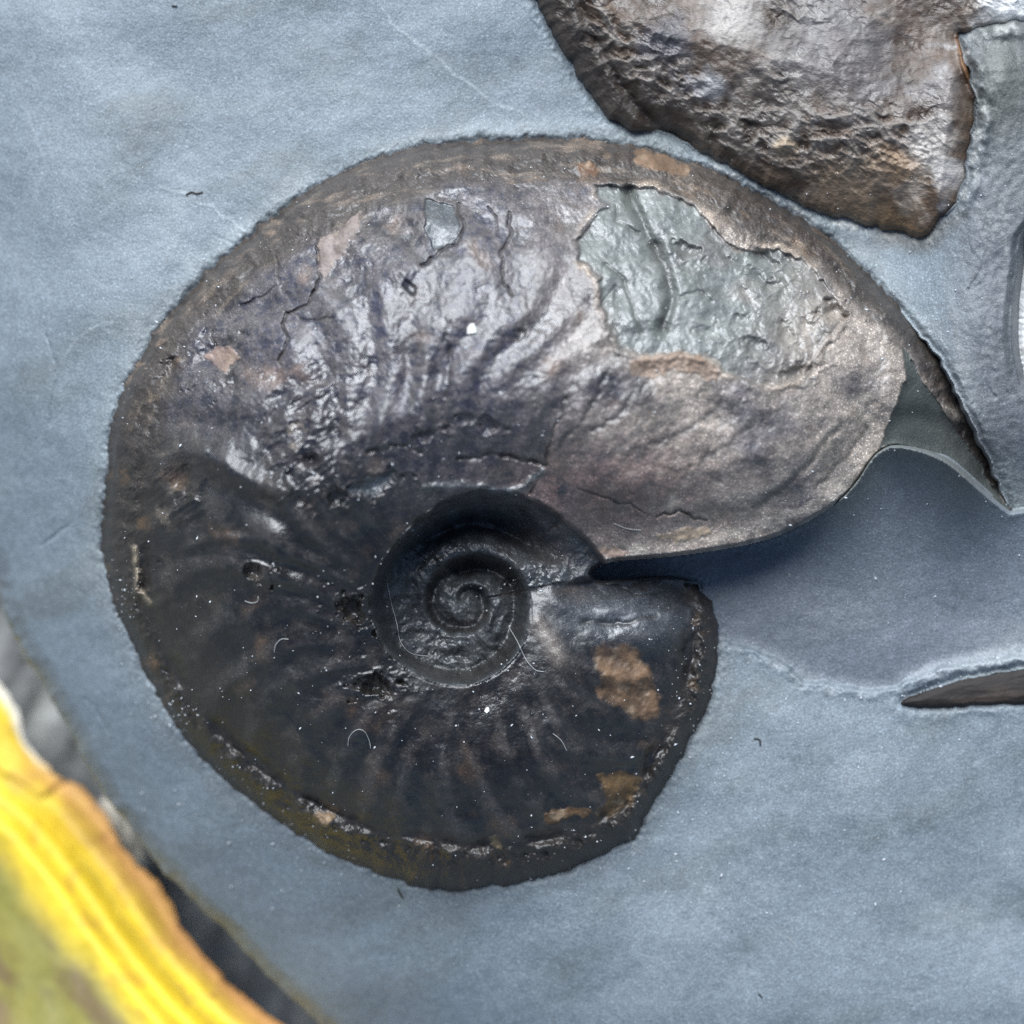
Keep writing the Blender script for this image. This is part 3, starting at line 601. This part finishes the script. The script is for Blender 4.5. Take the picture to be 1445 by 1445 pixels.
# ------------------------------------------------------------------ ground
GZ = -820
def build_ground():
    G = Grid(axis(-30000, -420, 700, 30000, 6.0, 3000), axis(-30000, 800, 1800, 30000, 6.0, 3000)); X, Y = G.X, G.Y
    u, v = rot(X, Y, -58, 3.0, 1)
    st = fbm(u, v, 90, 4, 170, 0.55); n = fbm(X, Y, 240, 4, 171)
    z = GZ + 34 * n + 30 * st
    col = np.empty(X.shape + (3,), F); col[:] = C(0.20, 0.20, 0.195); mixc(col, (0.045, 0.045, 0.046), ss(0.0, 0.35, st)); mixc(col, (0.34, 0.34, 0.32), ss(0.1, 0.45, -st) * 0.7)
    mixc(col, (0.16, 0.14, 0.12), ss(0.1, 0.5, n) * 0.5)
    k = S * (1 - GZ * S / D)
    r = Relief(G, z.astype(F), col, 0.8 + 0 * X, np.ones(X.shape, np.int32))
    return r, G, z
RG, GG, zG = build_ground()
tag(RG.part(1, 'ground', M_GROUND), 'grey weathered stony ground', kind='structure')

# ------------------------------------------------------------------ yellow leaf
def rail(pts, n):
    P = smooth(pts, 8); d = np.concatenate([[0], np.cumsum(np.hypot(*np.diff(P[:, :2], axis=0).T))]); t = np.linspace(0, d[-1], n)
    return np.stack([np.interp(t, d, P[:, i]) for i in range(3)], 1)
def build_leaf():
    n = 260
    E0 = rail([(-90,905,-670),(-40,935,-662),(-4,966,-654),(22,1000,-645),(42,1048,-635),(75,1090,-620),(125,1132,-602),(170,1188,-575),(215,1243,-545),(242,1292,-515),(285,1348,-480),(350,1412,-430),(430,1480,-380),(520,1560,-330)], n)
    E1 = rail([(-242,1030,-650),(-152,1080,-625),(-72,1120,-602),(-2,1170,-575),(38,1215,-545),(78,1265,-512),(118,1320,-472),(163,1380,-428),(213,1440,-380),(278,1510,-325),(358,1590,-270)], n)
    E2 = rail([(-420,1180,-760),(-330,1230,-740),(-250,1290,-680),(-170,1370,-590),(-90,1460,-480),(0,1560,-360),(100,1660,-240)], n)
    m1, m2 = 90, 60
    v1 = np.linspace(0, 1, m1)[None, :, None]; v2 = np.linspace(0, 1, m2 + 1)[None, 1:, None]
    A = E0[:, None] + (E1 - E0)[:, None] * v1
    arch = np.sin(v1[..., 0] * np.pi * 0.75); A[..., 2] += 26 * arch
    Bq = E1[:, None] + (E2 - E1)[:, None] * v2
    Bq[..., 2] = E1[:, None, 2] + (E2[:, None, 2] - E1[:, None, 2]) * (v2[..., 0] ** 1.25) + 26 * np.sin(np.pi * .75) * (1 - v2[..., 0])
    P = np.concatenate([A, Bq], 1); V = np.concatenate([np.linspace(0, 1, m1), 1 + np.linspace(0, 1, m2 + 1)[1:]])[None, :] + np.zeros((n, 1)); U = np.linspace(0, 1, n)[:, None] + 0 * V
    px, py = P[..., 0], P[..., 1]
    e = ss(0.16, 0, V)
    jit = fbm(px * 1.0, py * 1.0, 90, 5, 180, 0.6); P[..., 0] += e * 13 * jit; P[..., 1] -= e * 8 * jit
    # lengthwise folds
    for c_, wd, h_ in ((0.30, 0.07, 6), (0.50, 0.09, -20), (0.68, 0.06, 6), (0.82, 0.05, -8), (0.95, 0.08, 8), (0.12, 0.05, -4)):
        P[..., 2] += h_ * np.exp(-((V - c_ - 0.03 * fbm(U * 300, V * 0, 60, 2, 181)) / wd) ** 2) * ss(0.22, 0.4, U)
    P[..., 2] += 6 * fbm(px, py, 60, 3, 182)
    col = np.empty(V.shape + (3,), F); col[:] = C(0.70, 0.50, 0.03)
    mixc(col, (0.52, 0.37, 0.03), ss(-0.1, 0.4, fbm(U * 260, V * 330, 60, 4, 183)) * 0.8); mixc(col, (0.45, 0.26, 0.04), ss(0.05, 0.4, fbm(px, py, 40, 4, 187)) * 0.5)
    mixc(col, (0.66, 0.33, 0.11), ss(0.46, 0.04, V + 0.16 * jit) * ss(0.16, 0.34, U) * 0.95)
    mixc(col, (0.42, 0.20, 0.07), ss(0.16, 0.02, V + 0.1 * jit) * ss(0.45, 0.7, U) * 0.7)
    mixc(col, (0.80, 0.74, 0.62), ss(0.10, 0.02, V) * ss(0.30, 0.22, U))
    mixc(col, (0.22, 0.20, 0.04), np.exp(-((V - 0.5) / 0.06) ** 2) * ss(0.3, 0.5, U) * 0.5); mixc(col, (0.25, 0.22, 0.04), np.exp(-((V - 0.82) / 0.04) ** 2) * ss(0.35, 0.5, U) * 0.45)
    mixc(col, (0.16, 0.15, 0.035), ss(0.95, 1.2, V + 0.1 * jit) * 0.95); mixc(col, (0.10, 0.06, 0.03), ss(0.05, 0.4, fbm(U * 300, V * 200, 70, 4, 188)) * ss(1.0, 1.2, V) * 0.8); mixc(col, (0.20, 0.13, 0.07), ss(1.5, 1.75, V) * 0.6)  # dark olive far side: shade of the fold painted over the yellow
    mixc(col, (0.35, 0.15, 0.04), ss(0.42, 0.6, fbm(px, py, 26, 3, 184)) * ss(0.5, 0.25, V) * 0.8)
    tear = np.array(rough([(-40,1062),(0,1090),(28,1104),(58,1126),(72,1119),(84,1108),(96,1104)], 3, 5, 185)); dm = np.full(V.shape, 1e9)
    for a, b in zip(tear[:-1], tear[1:]):
        t = np.clip(((px - a[0]) * (b - a)[0] + (py - a[1]) * (b - a)[1]) / ((b - a) @ (b - a) + 1e-9), 0, 1); dm = np.minimum(dm, np.hypot(px - a[0] - t * (b - a)[0], py - a[1] - t * (b - a)[1]))
    P[..., 2] -= 10 * np.exp(-(dm / 3) ** 2); mixc(col, (0.10, 0.06, 0.03), np.exp(-(dm / 3.2) ** 2))
    x, y, z = world(P[..., 0], P[..., 1], P[..., 2]); o = np.array(world(-420, 1180, -760))
    co = np.stack([x, y, z], -1).reshape(-1, 3) - o; nx = V.shape[1]
    j, i = np.mgrid[0:n - 1, 0:nx - 1]; v = (j * nx + i).ravel(); q = np.stack([v, v + 1, v + nx + 1, v + nx], 1)
    ob = mesh_np('leaf', co, q, M_LEAF, None, col.reshape(-1, 3), np.full(n * nx, 0.55)); ob.location = o
    so = ob.modifiers.new('thickness', 'SOLIDIFY'); so.thickness = 0.0004; so.offset = 0
    return ob
tag(build_leaf(), 'curled yellow leaf with an orange brown edge leaning beside the rock', 'leaf')

# pale pebble between leaf and rock
def pebble(px, py, z, rad, sq, c, seed, label):
    n, m = 40, 24; a = np.linspace(0, 2 * np.pi, n, endpoint=False)[None, :]; b = np.linspace(0.02, np.pi - 0.02, m)[:, None]
    x, y, zz = np.sin(b) * np.cos(a), np.sin(b) * np.sin(a), np.cos(b) + 0 * a
    k = 1 + 0.28 * fbm(x * 60 + 200, y * 60 + zz * 40 + 300, 60, 4, seed); R = rad * S * k
    co = np.stack([x * R * sq[0], y * R * sq[1], zz * R * sq[2]], -1).reshape(-1, 3)
    j, i = np.mgrid[0:m - 1, 0:n]; v = j * n + i; v2 = j * n + (i + 1) % n; q = np.stack([v, v + n, v2 + n, v2], -1).reshape(-1, 4)
    col = np.empty((n * m, 3), F); col[:] = C(*c); mixc(col, [t * 0.55 for t in c], ss(0, 0.5, fbm(x * 60, y * 60 + zz * 50, 26, 3, seed + 3)).ravel())
    ob = mesh_np('pebble', co, q, M_GROUND, None, col, np.full(n * m, 0.8)); ob.location = world(px, py, z); return tag(ob, label, 'pebble')
pebble(172, 1178, -705, 62, (0.8, 1.25, 0.9), (0.55, 0.50, 0.42), 190, 'pale beige pebble half hidden between the yellow leaf and the rock')

# ------------------------------------------------------------------ small things lying on the fossil
def hmap(px, py):
    """height of the visible surface at a pixel"""
    best = -1e9
    for G, Z, reg in ((R_ROCK.G, zrock, None), (GA, ZA, regA), (G2, Z2, reg2)):
        i = np.searchsorted(G.xs, px) - 1; j = np.searchsorted(G.ys, py) - 1
        if 0 <= i < len(G.xs) - 1 and 0 <= j < len(G.ys) - 1 and (reg is None or reg[j, i] > 0): best = max(best, float(Z[j:j + 2, i:i + 2].max()))
    return best
def hair(name, pts, wd, mat, label, group, lift=1.0):
    P = smooth(pts, 6); ring = 5; vs, fs = [], []; o = world(P[0][0], P[0][1], hmap(*P[0]))
    for k, p in enumerate(P):
        q = P[min(k + 1, len(P) - 1)] - P[max(k - 1, 0)]; q = q / (np.hypot(*q) + 1e-9); w_ = wd * (0.55 if k in (0, len(P) - 1) else 1)
        h_ = hmap(p[0], p[1]) + lift
        for a in range(ring):
            t = 2 * math.pi * a / ring; c, s_ = math.cos(t) * w_, math.sin(t) * w_
            vs.append(np.array(world(p[0] - q[1] * c, p[1] + q[0] * c, h_ + s_)) - o)
        if k:
            b = (k - 1) * ring
            for a in range(ring): fs.append((b + a, b + (a + 1) % ring, b + ring + (a + 1) % ring, b + ring + a))
    ob = mesh_np(name, np.array(vs), np.array(fs), mat); ob.location = o
    return tag(ob, label, 'fibre' if 'fibre' in name else 'hair', group)
HG = 'pale hairs lying on the fossil'
for pts, lab in [([(387,921),(389,910),(397,902),(407,902)], 'short curled white hair on the dark left flank of the coiled ammonite'),
                 ([(491,1053),(493,1040),(503,1030),(514,1032),(521,1045),(523,1056)], 'white hair bent into a hoop on the lower flank of the coiled ammonite'),
                 ([(718,885),(730,905),(742,930),(755,945),(768,948)], 'long fine white hair hanging from the spiral centre to the lower whorl'),
                 ([(546,822),(552,850),(560,880),(565,905),(580,922),(605,926)], 'branching white hair inside the left side of the umbilicus'),
                 ([(780,1035),(792,1045),(800,1060)], 'short kinked white hair above the tan patches of the lower whorl'),
                 ([(888,1180),(895,1198),(910,1206)], 'short white hair at the lower rim of the coiled ammonite'),
                 ([(865,738),(885,746),(905,748)], 'straight pale hair on the reddish flank below the shell mouth'),
                 ([(1110,1322),(1116,1327),(1122,1333)], 'straight white hair on smooth rock below the coiled ammonite'),
                 ([(345,848),(356,851),(364,848),(364,841)], 'tiny hooked white hair on the dark left flank')]:
    hair('hair', pts, 0.55, M_HAIR, lab, HG, 0.7)
for pts, lab in [([(262,275),(270,271),(277,273),(286,271)], 'wavy black fibre on plain rock beside the coiled ammonite'),
                 ([(242,8),(250,9)], 'short black fibre on plain rock far from the shells'),
                 ([(561,1254),(565,1262),(569,1268)], 'black fibre on rock below the coiled ammonite'),
                 ([(1064,1042),(1072,1044),(1073,1052)], 'small hooked black fibre on rock beside the lower whorl'),
                 ([(1070,1402),(1076,1408)], 'tiny black fibre on the rock below the hooked fibre')]:
    hair('fibre', pts, 1.3, M_BLACK, lab, 'black fibres lying on the rock')
def chip(px, py, poly, th, mat, label):
    h_ = hmap(px, py) + 0.5; o = np.array(world(px, py, h_)); vs = []; n = len(poly)
    for dz in (0, th):
        for (x, y) in poly: vs.append(np.array(world(px + x * (1 - 0.12 * (dz > 0)), py + y * (1 - 0.12 * (dz > 0)), h_ + dz)) - o)
    me = bpy.data.meshes.new('shell_chip'); me.from_pydata([tuple(v) for v in vs], [], [tuple(range(n, 2 * n))[::-1], tuple(range(n))] + [(i, (i + 1) % n, n + (i + 1) % n, n + i) for i in range(n)])
    me.materials.append(mat); ob = link(bpy.data.objects.new('chip', me)); ob.location = o; return tag(ob, label, 'chip')
chip(666, 464, [(-7,-1),(-3,-7),(3,-8),(6,-2),(7,6),(-1,7),(-7,8)], 4, M_WHITE, 'bright white angular chip lying on the upper flank')
chip(687, 1002, [(-4,2),(-1,-4),(3,-4),(4,1),(0,5)], 3, M_WHITE, 'small white flat chip on the whorl below the spiral')
# dust
def dust(n):
    vs, fs = [], []
    spots = [(170,845,12,26),(250,1010,18,16),(330,1120,40,26),(430,1190,50,30),(860,1200,60,40),(700,1000,200,80),(650,850,100,80),(1000,1080,50,60),(960,900,45,60),(1290,985,90,14)]
    k = 0
    while k < n:
        if random.random() < 0.33:
            s_ = random.choice(spots); x, y = random.gauss(s_[0], s_[2]), random.gauss(s_[1], s_[3])
        else: x, y = random.uniform(140, 1440), random.uniform(190, 1300)
        if not (0 < x < 1440 and 0 < y < 1440): continue
        h_ = hmap(x, y); a = 0.35 + random.expovariate(2.4); a = min(a, 1.7); th = random.uniform(0, math.pi); el = random.choice((1, 1, 1.4, 2.6)); b = len(vs)
        c, s2 = math.cos(th), math.sin(th)
        for (u, v, w_) in ((-a * el, 0, .3), (0, -a, .3), (a * el, 0, .3), (0, a, .3), (0, 0, a * 1.1), (0, 0, -a * .6)):
            vs.append(world(x + u * c - v * s2, y + u * s2 + v * c, h_ + w_))
        fs += [(b, b + 1, b + 4), (b + 1, b + 2, b + 4), (b + 2, b + 3, b + 4), (b + 3, b, b + 4), (b + 1, b, b + 5), (b + 2, b + 1, b + 5), (b + 3, b + 2, b + 5), (b, b + 3, b + 5)]; k += 1
    ob = mesh_np('dust', np.array(vs), np.array(fs), M_DUST); return tag(ob, 'fine white dust scattered over the fossil and rock', 'dust', kind='stuff')
dust(1300)
